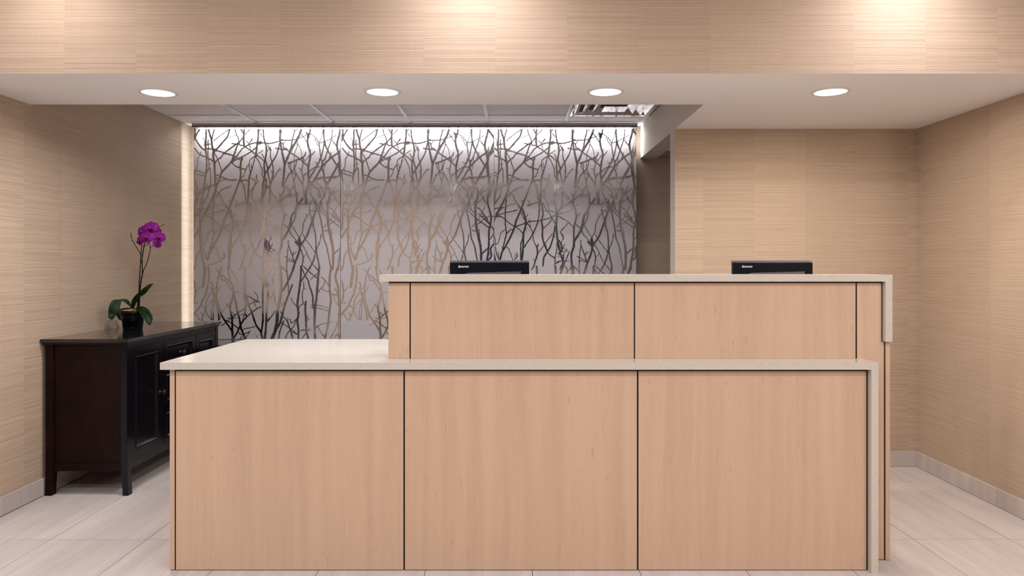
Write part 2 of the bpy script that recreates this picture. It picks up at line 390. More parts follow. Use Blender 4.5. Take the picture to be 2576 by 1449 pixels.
# ------------------------------------------------------------------ branch panels
YP = 5.86
STROKES = []
def S(ox, oy, s, data):
    for line in data.strip().splitlines():
        for part in line.split(';'):
            part = part.strip()
            if not part: continue
            ws, ps = part.split(':'); ws = [float(a) for a in ws.split('>')]
            pts = [tuple(float(c) for c in p.split(',')) for p in ps.split()]
            STROKES.append((ws[0]/s, ws[-1]/s, [(ox+x/s, oy+y/s) for x, y in pts]))
S(487, 318, 8.053, '''
30:15,0 40,220; 25:140,0 120,60 30,220; 28:30,240 90,340 170,440 230,480; 25:20,240 5,300; 45:20,170 25,240
32:240,0 255,100 250,300 245,450 262,640 265,800 250,950 220,1150 195,1350 170,1449
35:285,0 320,130 360,260 375,400 400,480; 22:440,0 400,130 370,280; 42:405,480 398,600 420,760 430,950 440,1150 450,1250 420,1380 390,1449
28:780,0 730,60 690,200 590,320 470,460 410,520; 14:740,40 590,150 400,295; 9:680,245 830,185 895,155; 24:20,440 120,560 240,615
12:215,400 225,290 188,228; 16:150,510 110,620 80,660 75,780 30,890 10,900; 14:20,885 120,905 230,950; 18:20,940 130,980 225,1005
30:10,880 10,1000 50,1170 80,1340 60,1449; 20:300,270 290,340 300,430 290,520 295,640 310,700 315,820 340,870 345,1100 320,1250 270,1449
20:230,380 340,355; 22:260,450 370,460 480,490 640,540 800,590 900,650 960,690; 34:985,630 960,720 950,880 955,1000 920,1120 860,1290 800,1449
24:290,650 350,670 400,720; 24:430,760 470,690 560,620 620,540 820,390 930,310 1000,230; 18:420,540 490,660 530,780 570,900
36>24:560,940 640,850 760,720 830,540 880,400 930,330; 34:560,940 530,1050 470,1200 430,1330 390,1449; 18:830,0 860,140 910,250 930,370 1010,385
34:1035,0 1020,120 1015,300 1025,400; 24:930,0 1005,140; 14:1180,35 1130,70 1040,170; 14:1060,280 1120,350; 22>14:1195,250 1120,350
22:770,700 860,620 960,480 1030,420 1100,380 1200,340 1300,330 1450,335 1530,350; 14:770,345 900,370; 20:780,720 900,650 1010,600 1150,520 1260,430
18:1040,410 1160,490 1260,570 1340,620 1430,700; 10:1130,380 1165,490; 34:1310,0 1310,200 1290,350 1265,560 1260,620
14:1320,110 1395,30 1460,0; 10:1255,20 1310,80; 24>40:1410,0 1415,150 1440,300 1480,450 1460,620 1430,760 1440,1000 1410,1150 1400,1300 1385,1449
16:1340,140 1400,210; 10:1410,480 1280,565; 14:1385,550 1430,650; 16:1260,620 1310,690 1380,850 1390,980 1420,1040
14:1240,600 1150,670 1130,740 1140,900 1155,930; 16>42:1240,620 1200,800 1150,950 1120,1100 1110,1449; 14:1130,750 1080,820 1050,900 1010,1000 970,1030
16:780,740 890,820 1050,870; 18:430,970 540,1000 650,1060 740,1080 870,1080; 10:530,1110 680,1045; 8:450,1130 490,1020; 18:420,1175 330,1210 190,1310 100,1400
18:930,1120 1030,1080 1110,1090; 18:960,1050 1000,1170 1040,1330 1055,1449; 14:1160,1040 1240,1090 1230,1200 1150,1310; 13:1280,970 1265,1050 1300,1110 1230,1200 1190,1320 1180,1449
14:450,1420 570,1280 720,1220 760,1195; 14:460,1300 540,1390 580,1449; 18:0,1290 60,1400; 18:180,1250 110,1330 80,1449; 14:1460,680 1500,820 1500,950 1530,1050; 20:1440,960 1530,850
24:1470,1060 1465,1200 1440,1340 1400,1449; 12:1440,1180 1530,1230; 14:1530,1190 1450,1290; 10:350,740 310,780; 22:230,960 290,890 320,830; 9:260,1140 270,1210 240,1290; 9:290,1160 250,1240
9:1035,1170 1045,1300; 9:1160,740 1175,860 1160,930; 50:770,725 790,705; 46:400,490 440,470; 60:1290,340 1370,325; 26:640,525 640,560; 24:890,820 960,830; 20:800,350 840,352''')
S(667, 318, 8.053, '''
20>10:0,330 90,345 280,300 330,280 540,275 640,250 780,205 840,160; 38:310,0 305,150 305,300 350,550 390,740
40:750,0 690,180 610,330 520,480 450,640 400,760 385,900 370,1080 360,1200; 55:362,1130 358,1200; 18>26:590,0 590,120 555,250 530,400 515,470
12:640,0 665,40 590,110; 14:660,40 720,20; 24:290,340 245,540 150,710 60,860 0,960; 22:20,380 20,520 10,680 50,850 60,950 100,1150
16>28:50,380 100,470 110,620 140,720 165,910 130,1100 105,1200 95,1449; 10:40,510 110,410; 18:210,440 330,460 440,470 520,530 680,640 800,740 870,800
18:320,320 360,360 380,470; 10:420,280 360,360; 10:380,430 420,440 460,480; 34:920,0 900,150 870,200 860,300 880,420 920,560 900,680 875,800 875,950 880,1080 870,1200
24:830,120 860,170; 50:865,150 872,230; 14:700,130 770,200 840,310; 14:1010,500 930,590; 20:450,740 530,720 650,670 760,630 815,560 820,520
10>14:660,270 650,400 610,500 590,600 590,800 620,930 700,1070 760,1170; 9:610,330 690,400 730,500 750,620; 9:900,570 800,710
14>24:780,640 770,740 740,900 770,1020 765,1150 780,1300 800,1400; 10:690,840 740,890; 13:770,1010 860,930 1000,830 1150,810
14>18:640,680 600,840 530,910 450,1020 400,1150; 13:490,740 480,800 530,890 600,960 620,1010 590,1060 590,1150; 12:510,740 525,820 530,920 560,1030 580,1120
10:120,890 165,930; 11:150,1080 230,940 310,840; 8:290,880 345,870; 10>34:920,150 1030,240 1090,340 1110,500 1130,640 1155,720 1150,820 1190,950 1200,1080 1240,1150
8:1030,180 1035,240; 10:980,220 1080,400; 22:1160,0 1185,120 1195,300 1180,430 1130,640 1080,740 1000,880 890,1060; 26:1190,0 1190,200 1230,400 1350,620 1450,780 1500,850
10:1170,90 1150,200 1095,340; 9:1095,335 1190,310 1300,260 1440,180; 12>22:1350,0 1360,130 1335,280 1270,470 1220,620 1160,720; 7:1390,240 1340,300
36:1500,0 1520,60 1500,180 1460,330 1460,420 1490,560 1510,700 1500,850 1520,1000; 16:1375,305 1450,400; 28:1530,480 1480,530 1350,620 1200,760 1110,880 1020,1040 960,1120 880,1200
12:1340,530 1290,640; 9:1230,620 1215,790 1185,900; 34:1530,650 1440,840 1340,1020 1270,1150; 20:1030,1060 1170,1035 1400,1020 1490,1000; 8:1120,1010 1170,1035; 36:1400,1022 1430,1020
8:1010,710 1060,760; 14:1100,640 1090,740; 42:1240,1120 1240,1220 1310,1260 1310,1449; 13>26:880,1090 960,1160 1050,1250 1100,1330 1130,1420; 13:1030,1080 1060,1150 1130,1210 1160,1310; 28:1150,1290 1162,1315
16:970,1210 920,1260 905,1330 940,1380 960,1449; 12>30:1050,1240 1230,1240 1210,1330 1180,1400; 44:1190,1360 1190,1430; 14:1340,1350 1440,1200; 10:1340,1350 1530,1250; 12:1340,1350 1430,1430
50:870,1210 830,1300 820,1449; 26:390,1200 370,1300 320,1420; 18:290,1360 320,1430; 16:410,1200 500,1280 580,1190; 24:500,1280 500,1400; 20:590,1150 620,1330 645,1449; 44:640,1340 645,1380
16:360,1440 440,1400 640,1380; 9:430,1390 490,1360; 12:110,1280 160,1380 230,1449; 24:1490,1370 1530,1440; 10:20,1170 80,1240; 8:90,1170 20,1250; 44:740,630 760,640; 30:100,450 115,480; 40:340,270 350,275; 34:290,110 330,110
16:1050,1380 1110,1420; 12:1080,1440 1100,1400; 24:10,1060 15,1180 0,1240; 30:500,1290 505,1400''')
S(492.6, 498, 8.053, '''
20:210,0 145,100; 36:340,0 290,110 210,260 170,370; 24:370,0 355,150 345,350 350,550 365,720 340,850 300,1000 290,1080; 20:150,210 320,195; 10:355,190 450,135 550,125; 12:220,270 300,190
18:210,340 350,300 500,270 590,245; 10:500,270 555,235; 18:160,380 260,380 350,440 440,520 540,580; 10:240,360 290,390; 14:520,0 550,60 660,200; 12:590,165 650,220
34:750,0 690,160 640,290 560,480 530,600 450,790 350,980 280,1100 240,1250; 16:680,40 700,100; 36:690,220 740,360 765,480 750,600 715,720 710,900 700,1100 680,1260 670,1449; 16:670,290 740,450
12:810,310 770,390; 14:850,430 790,500; 22:540,590 640,550 760,510 870,475 1010,465 1100,445 1230,410 1380,340 1530,300; 16:560,590 630,640 700,710; 20:480,640 440,650 370,730
24:700,800 680,880 660,930 660,1150 660,1250; 24:1030,60 1035,280 1010,450 980,560 910,710 850,820 790,900 730,1000; 16:790,510 850,590 900,710 920,860 980,1000 1000,1050; 7:850,500 855,590
34:1010,0 1060,60 1100,200 1110,350 1080,450 1100,600 1100,800 1150,960 1200,1080; 18:800,160 930,110 1030,80; 10:800,40 835,80 835,140; 30:800,158 820,145; 20:1110,100 1180,240 1240,310 1290,400 1360,520
16:1160,20 1210,150 1240,300; 10:1210,150 1290,60 1320,40; 14:1260,0 1330,80; 10:1060,235 1200,265 1340,285; 12:1250,235 1370,310; 40:1330,0 1350,100 1390,300 1380,560 1400,800 1440,1050; 60:1385,300 1395,330
22:1500,0 1480,150 1400,300; 16:1530,120 1420,260; 16:1420,360 1450,390 1530,440; 18:1280,420 1240,500 1130,610 1110,640; 32:1360,560 1320,780 1260,980 1200,1090 1130,1200 1110,1380
16:1290,740 1210,840 1140,950 1090,1010 1010,1120; 6:1300,700 1280,770; 22:1200,1100 1270,1170 1350,1230 1350,1400; 28:1010,940 990,1010 1000,1120 960,1260 920,1390 880,1449; 10:905,1220 940,1280
14:330,645 260,710 220,860 190,920 145,950; 18:145,990 160,1080 210,1240; 10:205,1090 215,1240; 14:370,990 420,1040 500,1260; 20:590,1130 580,1200 530,1250; 9:575,1100 540,1170 545,1210
16:1390,900 1385,1060 1350,1230; 20:1440,1060 1530,1090; 14:1400,1100 1490,1190 1500,1300; 24:1530,1150 1500,1350 1460,1400; 16:1530,600 1470,690 1530,830; 16:1370,1310 1530,1260; 50:755,490 770,540; 40:1330,780 1330,790; 30:1060,20 1060,80
14:1380,1330 1449,1290; 16:240,1350 340,1340 520,1270''')
S(487, 498, 8.053, '''
36:70,0 35,90 20,300 20,500 0,640; 34:170,0 165,100 150,240 130,380 140,600 130,740 140,950 165,1150 215,1380 220,1449; 18:250,0 190,100; 50:155,30 160,110
25:60,330 130,240 200,220; 22:30,230 160,215; 24:60,350 180,380 270,340; 20:190,400 150,500; 34:110,620 0,810; 14:150,740 190,850 190,960; 20:145,1030 110,1080 55,1200 40,1350 10,1449
40:90,10 80,60; 18:190,330 260,260; 30:200,330 210,360''')
S(667, 498, 8.053, '''
20:380,0 260,90 110,180 30,280; 14:20,330 240,260 320,200; 14:210,0 290,90; 32:310,0 315,110 360,230 380,390 340,560 330,700 330,900 320,990; 10:320,160 425,145; 16:390,390 465,300; 16:20,360 220,490 320,590
14:220,500 100,640 60,700 120,770 90,870 60,980; 26:645,0 650,150; 44:770,0 650,160 610,260 540,360 510,520 480,640 400,780 340,880 330,980; 20:620,270 600,420 530,560; 50:830,0 830,120; 14:700,130 830,125 950,115
16:380,530 470,630 540,760 600,820 680,950 690,990; 8:370,570 420,575; 14:540,560 680,780; 18:600,880 670,970; 14>28:880,110 905,180 900,260 940,420 975,580 1020,740 1030,1000 1015,1120; 18:870,240 960,260 1100,280
7:830,310 830,400; 16:940,250 830,400 770,540 760,680 710,780 690,830; 20:960,0 1045,190; 26:1130,60 1045,190; 10:870,60 1045,190; 8:890,35 1000,100; 10:980,0 1050,50; 26:1030,60 1045,190; 60:1040,170 1045,230
36:1045,190 970,420 900,620 830,800 720,960 680,1120 600,1330 560,1449; 24:1150,0 1120,150 1090,270 1130,450 1160,620 1180,800 1240,960 1290,1200 1330,1449; 12:1000,180 960,280; 16:1060,200 1240,380; 10:1080,180 1190,260
44:1300,0 1265,150 1270,400 1290,620 1330,800 1370,1000 1380,1200 1370,1449; 20:1140,60 1180,230 1250,310; 8:1200,150 1270,30; 10:1300,540 1400,480; 12:1190,600 1280,480; 18:1200,660 1280,670; 12:1340,630 1350,770
9:980,460 985,560; 18:1130,730 1110,880 1050,1020; 26:1030,1000 1050,1150 1090,1350 1100,1449; 40:690,800 700,960; 14:700,850 830,1080 880,1200 950,1320 1060,1449; 14:830,850 950,1010 1030,1130; 26:1010,1150 970,1290 890,1449
16:780,740 800,820; 22:720,1040 770,1200 745,1400; 10:770,1210 850,1120; 12>26:465,850 475,950 550,1160 600,1330; 12>20:470,960 450,1150 435,1449; 8:425,1060 490,1060; 12:570,1150 640,1090; 10:580,1070 565,1160
14:390,1180 600,1290; 14:430,1260 620,1310; 16:1530,1000 1400,1140; 20:1500,0 1530,130; 40:1530,1100 1490,1300 1480,1449; 12:1400,0 1500,120
30:30,860 90,980 60,1130 110,1300 50,1449; 12:0,1000 120,1020 200,1080; 14:150,930 60,1130; 20:240,1080 150,1300 60,1449; 12:0,1280 240,1275; 12:50,1030 20,1200; 12:130,1350 190,1449; 10:200,1030 90,1180
44>34:330,980 280,1150 290,1350 290,1449; 12:300,1350 380,1449; 10:300,1360 235,1449; 60:690,840 700,930; 30:540,350 530,345; 10:620,870 660,960''')
S(748.1, 480, 6.9, '''
30:760,0 740,90 740,220 795,440 780,600 760,700 755,950 730,1200; 20:580,400 770,580 855,700; 18:590,300 780,590; 18:530,480 760,640; 12:860,410 790,480; 14:855,730 770,850; 26:850,700 850,900 790,1000 800,1130 750,1200
20:720,1010 640,1090; 11:620,50 720,220; 9:620,40 700,0; 16:550,290 620,340 740,500; 11:690,270 600,450 570,510; 11:760,435 570,570; 10:560,210 690,100; 20:640,440 660,450; 12:720,50 760,100''')
S(668.1, 318, 8.052, '''
34:1550,110 1640,260 1610,380 1560,520 1510,620; 10:1560,80 1640,0; 20:1650,470 1520,590; 16:1640,440 1480,560; 9:1530,400 1500,490; 36:1500,600 1510,850 1530,1050 1550,1250 1540,1400; 10:1530,970 1650,955
14:1580,1000 1540,1050; 22:1640,1030 1570,1280; 40:1480,0 1540,110''')
S(487, 670, 7.626, '''
46:225,0 205,200 175,400; 26>34:285,0 295,230 240,520 170,660 130,760 30,880 0,930; 22:10,280 40,500 10,700; 14:120,400 50,480; 14:20,0 0,80; 9:0,710 95,710; 14:140,730 230,820 270,930 350,1030; 14:30,900 130,1035; 24:150,890 175,950 160,1035
14>30:430,50 500,130 610,220 730,330 770,470; 16>34:550,0 490,150 450,340 440,500 450,640 500,800 530,910 600,1040 730,1230 760,1380; 18:520,180 540,260 620,280 740,470; 18>26:340,290 370,370 370,450 400,600 440,740 480,900 485,1030
12:310,390 365,450 440,390; 16:370,460 290,580 240,700 230,820 190,940 160,1000; 10:370,630 290,730 240,830; 14:410,500 390,750 380,1030; 12:375,650 350,800 345,950 360,1030; 9:515,370 460,500; 24:650,0 690,200 710,320; 14:720,60 820,230 860,330
30>40:770,470 740,640 700,790 735,970 745,1200 750,1449; 28>38:770,490 800,640 840,850 880,1000 910,1180 960,1300 1000,1400; 16:620,710 690,790; 10:690,700 630,770 540,900 500,1020; 12:800,490 910,510; 34:970,600 1000,700 990,900 1020,950
28>34:1010,560 1060,740 1130,920 1200,1120 1290,1260 1320,1380; 18:1050,570 1200,660 1270,690; 14:1170,490 1230,570 1230,660; 16:1030,770 1140,690 1220,680; 14>34:1300,770 1220,810 1100,900 1000,990 910,1110 830,1280 770,1380; 10:1160,700 1210,800
22:980,810 870,880 750,980; 10:740,880 800,930; 12:650,990 700,1010 540,1140; 14>20:600,1030 720,1080 870,1200; 12:900,930 980,910; 12:970,920 930,1080; 9:850,985 750,1000; 12:1190,1150 1080,1180 1000,1190 920,1230
14:1090,1240 1000,1290 900,1300 860,1260; 10:1080,1250 1010,1370; 14:950,1320 880,1400; 34:1330,0 1340,200 1330,500 1330,800 1330,1050 1300,1280 1325,1380; 14:1230,150 1310,280; 28:1400,290 1420,500 1400,800 1400,1050 1360,1380; 20:1449,990 1400,1080; 6:1190,1290 1225,1380
36:970,0 985,250 980,600; 40:1010,560 1020,640; 50:980,1380 1010,1400''')
S(667, 670, 7.625, '''
34:0,300 60,480 60,620 30,850 20,1100 0,1380; 30:110,0 30,200 0,300; 14:180,20 180,120 150,220 160,400 180,600 200,750; 10:270,10 190,110; 8:100,230 140,280; 12:30,300 90,400 160,530; 12:160,540 80,630
48>60:290,0 300,200 310,400 290,600 240,850 230,1050 190,1250 130,1380; 10:320,0 400,100 440,180; 18:410,60 440,300 450,500; 34>40:560,0 470,220 380,400 310,500; 30>40:520,350 470,500 420,620 380,740 340,880 300,1050 230,1180; 10:385,680 330,720 325,770
14:500,600 530,680 610,770; 36:690,0 680,250 640,560 620,750 640,900 620,1050 640,1200 640,1380; 18>34:700,30 760,160 820,260 850,370 910,560 920,740 950,800; 24:870,0 770,170 700,280; 20:740,0 830,90 990,220; 20:950,0 1020,90; 13:1010,130 870,250
40:1040,0 1010,300 990,560 960,800 950,1000 950,1200 960,1380; 10:880,740 1000,740 1220,800; 10:870,790 1000,795 1220,860; 14:740,300 740,430 715,520 730,700 770,740; 8:740,430 790,435; 34:780,670 770,800 780,980 790,1150 790,1250 830,1380; 14:730,710 660,770 640,850
14:660,900 610,1000 500,1090 490,1030 460,1020; 8:820,930 800,1030 855,1005; 14:680,1230 780,1225 880,1215; 8:700,1230 740,1200; 14:780,1280 710,1380; 14>30:290,860 340,950 420,1040 470,1180 510,1300 530,1380; 16:300,1080 440,1160 620,1300
22:360,1040 290,1230 260,1380; 14:600,1020 550,1150 500,1200; 16:480,1220 420,1300 400,1380; 8:430,970 440,1070; 13:500,1240 610,1310; 12:1000,1160 1080,1110 1280,1065; 26:960,1190 1020,1140; 16:1010,1160 1080,1270 1140,1360; 8:850,1180 830,1250
34:1270,0 1240,200 1240,450 1260,650 1230,900 1200,1150 1150,1380; 14:1080,200 1150,270 1240,400; 12:1150,270 1110,440 1240,490; 14:1080,400 1020,500; 40:1400,0 1350,200 1400,400 1410,600 1430,800 1420,1000 1420,1380
20:1290,530 1400,570; 12:1330,400 1390,540; 8:1290,540 1400,760; 16:1390,1050 1350,1200 1250,1380; 14:1390,1280 1320,1380; 18:60,1050 150,920 190,850; 12:170,1380 190,1300; 60:240,1120 260,1140; 46:940,790 955,850''')
PXM = YP/F
def branch_bm(shift, x0, x1):
    """flat mirror cut-outs; coordinates on the panel plane"""
    rg = random.Random(3); bm = bmesh.new(); lay = [0]
    def quad(a, b, c, d, up=0):
        yy = YP-.0003-lay[0]*5.2e-6-up*1.3e-6   # every stroke on its own hair-thin layer
        vs_ = [bm.verts.new(((p.x+shift-CU)*PXM, yy, H-(p.y-CV)*PXM)) for p in (a, b, c, d)]
        f = bm.faces.new(vs_); f.normal_update()
        if f.normal.y > 0: f.normal_flip()
    for w0, w1, pts in STROKES:
        lay[0] += 1
        c = catmull([Vector((x, y)) for x, y in pts], 6); n = len(c); acc = 0; nxt = rg.uniform(4, 9); side = 1
        L = [];
        for i in range(n):
            t = (c[min(i+1, n-1)]-c[max(i-1, 0)])
            if t.length < 1e-6: t = Vector((0, 1))
            t.normalize(); nn = Vector((-t.y, t.x)); k = i/(n-1)
            wd = (w0+(w1-w0)*k)*.52*(1+rg.uniform(-.13, .13)); L.append((c[i]+nn*wd, c[i]-nn*wd, t, nn, wd))
            if i:
                acc += (c[i]-c[i-1]).length
                if acc > nxt and 0 < i < n-1:
                    nxt = acc+rg.uniform(9, 24); side = -side; base = c[i]
                    r = wd+rg.uniform(.5, .95); q = nn*side
                    quad(base-t*1.5, base-t*.5+q*r, base+t*.7+q*r*.97, base+t*1.7, 1)
                    if rg.random() < .42:
                        ln = rg.uniform(1.5, 5.5); d = (q+Vector((0, -1))*.7).normalized(); e = base+d*(wd+ln); p2 = Vector((-d.y, d.x))*.4
                        quad(base+p2, e+p2*.6, e-p2*.6, base-p2, 2)
        for a, b in zip(L, L[1:]): quad(a[0], b[0], b[1], a[1])
        for end, sg in ((L[0], -1), (L[-1], 1)):    # rounded ends
            m = (end[0]+end[1])/2
            quad(end[0], m+end[2]*sg*end[4]*.7+end[3]*end[4]*.45, m+end[2]*sg*end[4]*.7-end[3]*end[4]*.45, end[1], 3)
    for co, no in (((x0, 0, 0), (-1, 0, 0)), ((x1, 0, 0), (1, 0, 0)), ((0, 0, 2.4415), (0, 0, 1)), ((0, 0, .712), (0, 0, -1))):
        bmesh.ops.bisect_plane(bm, geom=bm.verts[:]+bm.edges[:]+bm.faces[:], plane_co=co, plane_no=no, clear_outer=True)
    return bm
px = lambda u: (u-CU)*PXM
for u0, u1, sh, lb in ((487, 856.2, 0, 'frosted mirror panel with branch pattern, behind the black sideboard and orchid'),
                       (857.2, 1242.6, 371.9, 'frosted mirror panel with branch pattern, middle one behind the raised counter end'),
                       (1243.4, 1600.5, 735.5, 'frosted mirror panel with branch pattern, nearest the passage header on the right')):
    X0, X1 = px(u0), px(u1)
    t = empty('branch_panel', ((X0+X1)/2, YP, .71), lb, 'wall panel', 'branch-patterned mirror wall panels')
    obj('glass_sheet', B((X0, X1, YP, YP+.008, .711, 2.443)), M['frost'], t)
    obj('branch_pattern', branch_bm(sh, X0+.001, X1-.001), M['mirror'], t)
# dark low counter below them
t = empty('back_counter', (-.85, 5.6, 0), 'low dark glossy counter running under the branch panels behind the sideboard', 'counter')
obj('countertop', B((WL+.015, 1.01, 5.42, 5.868, .68, .708)), M['dcounter'], t, bevel=.003)
obj('body', B((WL+.02, 1.0, 5.45, 5.868, 0.0, .68)), M['espresso'], t)

# ------------------------------------------------------------------ reception counter, lower section
# lower cabinet body
lc = empty('reception_counter', (0, 3.4, 0), 'pale maple lower reception counter with three large front panels', 'reception desk')
LZ = .864
obj('body', B((-1.440, 1.505, 3.10, 3.19, .012, LZ-.004), (-1.440, -.552, 3.19, 4.0, .012, LZ-.004)), M['core'], lc)
for a, b in ((-1.4395, -.4655), (-.4585, .5350), (.5420, 1.5180)):
    obj('front_panel', B((a, b, 3.082, 3.0845, .0035, LZ-.010)), M['maple'], lc, bevel=.0008, seg=1)
obj('end_panel', B((-1.466, -1.4455, 3.082, 4.01, .004, LZ)), M['maple'], lc, bevel=.0008, seg=1)
obj('rear_panel', B((-1.440, -.552, 4.0, 4.015, .004, LZ)), M['maple'], lc)
obj('reveal_strip', B((-1.4455, 1.5245, 3.0846, 3.0990, .004, LZ)), M['black'], lc)
# stone worktop with waterfall end
bm = B((-1.494, 1.555, 3.053, 3.19, LZ, .894), (-1.494, -.548, 3.19, 4.045, LZ, .894), (1.525, 1.555, 3.053, 3.187, 0, LZ))
bmesh.ops.remove_doubles(bm, verts=bm.verts, dist=1e-5)
wt = obj('stone_worktop', bm, M['stone'])
tag(wt, 'off-white speckled stone top of the lower counter with a waterfall end on the right', 'countertop')
# ------------------------------------------------------------------ raised section
rc = empty('raised_counter', (.55, 3.4, 0), 'pale maple raised section of the reception desk, behind the lower stone top', 'reception desk')
UZ = 1.2357; Y1 = 3.19
obj('body', B((-.530, 1.640, Y1+.02, 3.36, .895, UZ-.004), (1.56, 1.640, Y1+.02, 3.36, .01, UZ)), M['core'], rc)
for a, b in ((-.548, -.4545), (-.4485, .5400), (.5460, 1.5230)):
    obj('front_panel', B((a, b, Y1, Y1+.0025, .8945, UZ-.0065)), M['maple'], rc, bevel=.0008, seg=1)
obj('front_panel', B((1.5300, 1.6378, Y1, Y1+.0025, .9685, UZ-.0065), (1.5300, 1.6490, Y1, Y1+.0025, .004, .9685)), M['maple'], rc, bevel=.0008, seg=1)
obj('end_panel', B((-.548, -.530, Y1+.018, 3.38, .8945, UZ)), M['maple'], rc)
obj('end_panel', B((1.655, 1.674, Y1-.003, 4.0, .003, .970)), M['maple'], rc, bevel=.0008, seg=1)
obj('reveal_strip', B((-.5475, 1.6431, Y1+.0026, Y1+.0195, .8945, UZ), (1.5555, 1.6549, Y1+.0026, Y1+.0195, .004, .8945), (1.6425, 1.6549, Y1+.0026, 3.36, .8945, .970)), M['black'], rc)
obj('rear_panel', B((-.548, 1.642, 3.36, 3.38, .01, UZ)), M['maple'], rc)
obj('work_surface', B((-.52, 1.64, 3.381, 4.02, .72, .75)), M['dcounter'], rc)
for x in (-.50, .60, 1.60): obj('support_panel', B((x, x+.03, 3.39, 3.98, 0, .72)), M['maple'], rc)
bm = B((-.583, 1.6735, 3.165, 3.42, UZ, 1.266), (1.6432, 1.6735, 3.165, 3.42, .971, UZ))
bmesh.ops.remove_doubles(bm, verts=bm.verts, dist=1e-5)
wt = obj('stone_worktop', bm, M['stone'])
tag(wt, 'narrow speckled stone top of the raised counter, turned down at its right end', 'countertop')
# notes on the rear face, seen mirrored in the branches
for i, (x, wd, col, lb) in enumerate(((.262, .055, (.05, .5, .45), 'teal paper note on the rear of the raised counter, seen only mirrored in the branches'),
                          (.69, .03, (.75, .80, .03), 'yellow paper note on the rear of the raised counter, seen only mirrored in the branches'))):
    m = mat('note_paper', col, .7)
    o = obj('paper_note', B((x, x+wd, 3.4205, 3.422, 1.215, 1.262)), m); tag(o, lb, 'note')

# ------------------------------------------------------------------ monitors
def make_text(name, body, size, m, parent):
    cu = bpy.data.curves.new(name, 'FONT'); cu.body = body; cu.size = size; cu.shear = .25; cu.extrude = .0003
    cu.offset = size*.028; cu.space_character = .95
    tmp = bpy.data.objects.new('tmp', cu); COL.objects.link(tmp); bpy.context.view_layer.update()
    me = bpy.data.meshes.new_from_object(tmp.evaluated_get(bpy.context.evaluated_depsgraph_get()))
    bpy.data.objects.remove(tmp); me.materials.clear(); me.materials.append(m)
    o = bpy.data.objects.new(name, me); COL.objects.link(o); o.parent = parent; return o
def monitor(name, cx, Y, label):
    t = empty(name, (cx, Y+.09, .75), label, 'monitor', 'computer monitors on the raised counter')
    hw = .206; zt = 1.3322; zb = zt-.335
    # rear shell: bevelled block, thin front bezel
    bm = bmesh.new(); q = []
    for (w_, z0, z1, y) in ((hw-.012, zb+.012, zt-.006, Y), (hw-.001, zb+.002, zt-.012, Y-.0), (hw, zb, zt-.0095, Y+.002), (hw, zb, zt-.009, Y+.018), (hw-.004, zb, zt, Y+.032), (hw-.003, zb, zt, Y+.045)):
        if q and y == Y and len(q) == 1: continue
        q.append([bm.verts.new(p) for p in ((cx-w_, y, z0), (cx+w_, y, z0), (cx+w_, y, z1), (cx-w_, y, z1))])
    q0 = q[0]
    for v_, (sx, sz) in zip(q0, ((-1, zb+.002), (1, zb+.002), (1, zt-.0105), (-1, zt-.0105))):
        v_.co = (cx+sx*(hw-.001), Y, sz)
    bm.faces.new(q[0])
    for a, b in zip(q, q[1:]):
        for i in range(4): bm.faces.new((a[(i+1) % 4], a[i], b[i], b[(i+1) % 4]))
    bm.faces.new(list(reversed(q[-1]))); bmesh.ops.recalc_face_normals(bm, faces=bm.faces)
    obj('rear_shell', bm, M['plastic'], t, bevel=.0012)
    obj('edge_band', B((cx-hw+.001, cx+hw-.001, Y+.008, Y+.046, zt-.0085, zt+.001)), M['bezel'], t, bevel=.001)
    obj('screen', B((cx-hw+.015, cx+hw-.015, Y+.0465, Y+.048, zb+.018, zt-.014)), M['night'], t)
    bm = bmesh.new(); x = cx-.148
    while x < cx+.158:
        e = min(1, (x-cx+.165)/.05); h_ = .0165+.004*(x-cx)/.16
        vs_ = [bm.verts.new(p) for p in ((x, Y-.0012, 1.256), (x+.0016, Y-.0012, 1.256), (x+.0016+.007, Y-.0012, 1.256+h_*e), (x+.007, Y-.0012, 1.256+h_*e))]
        f = bm.faces.new(vs_); r = bmesh.ops.extrude_face_region(bm, geom=[f]); bmesh.ops.translate(bm, vec=(0, .001, 0), verts=[g_ for g_ in r['geom'] if isinstance(g_, bmesh.types.BMVert)])
        x += .0046
    obj('vent_grille', bm, M['vent'], t)['kind'] = 'stuff'
    o = make_text('maker_mark', 'lenovo', .021, M['silver'], t)
    o.rotation_euler = (math.pi/2, 0, 0); o.location = Vector((cx-.164, Y-.001, 1.2968))-t.location
    o.scale = (1.0, .85, 1)
    obj('stand_neck', B((cx-.04, cx+.04, Y+.05, Y+.075, .765, 1.14)), M['plastic'], t, bevel=.004)
    obj('neck_mount', B((cx-.05, cx+.05, Y+.04, Y+.052, 1.06, 1.16)), M['plastic'], t)
    bm = bmesh.new(); r = lathe(bm, [(.13, .7505), (.13, .758), (.06, .768)], cx, Y+.09, 40); cap(bm, r[0], True); cap(bm, r[-1])
    obj('stand_base', bm, M['plastic'], t)
    return t
MY = 3.74
monitor('monitor', (1231.5-CU)*MY/F, MY, 'black computer monitor seen from behind, in front of the branch panels')
monitor('monitor', (1945-CU)*MY/F, MY, 'black computer monitor seen from behind, in front of the plain niche wall')

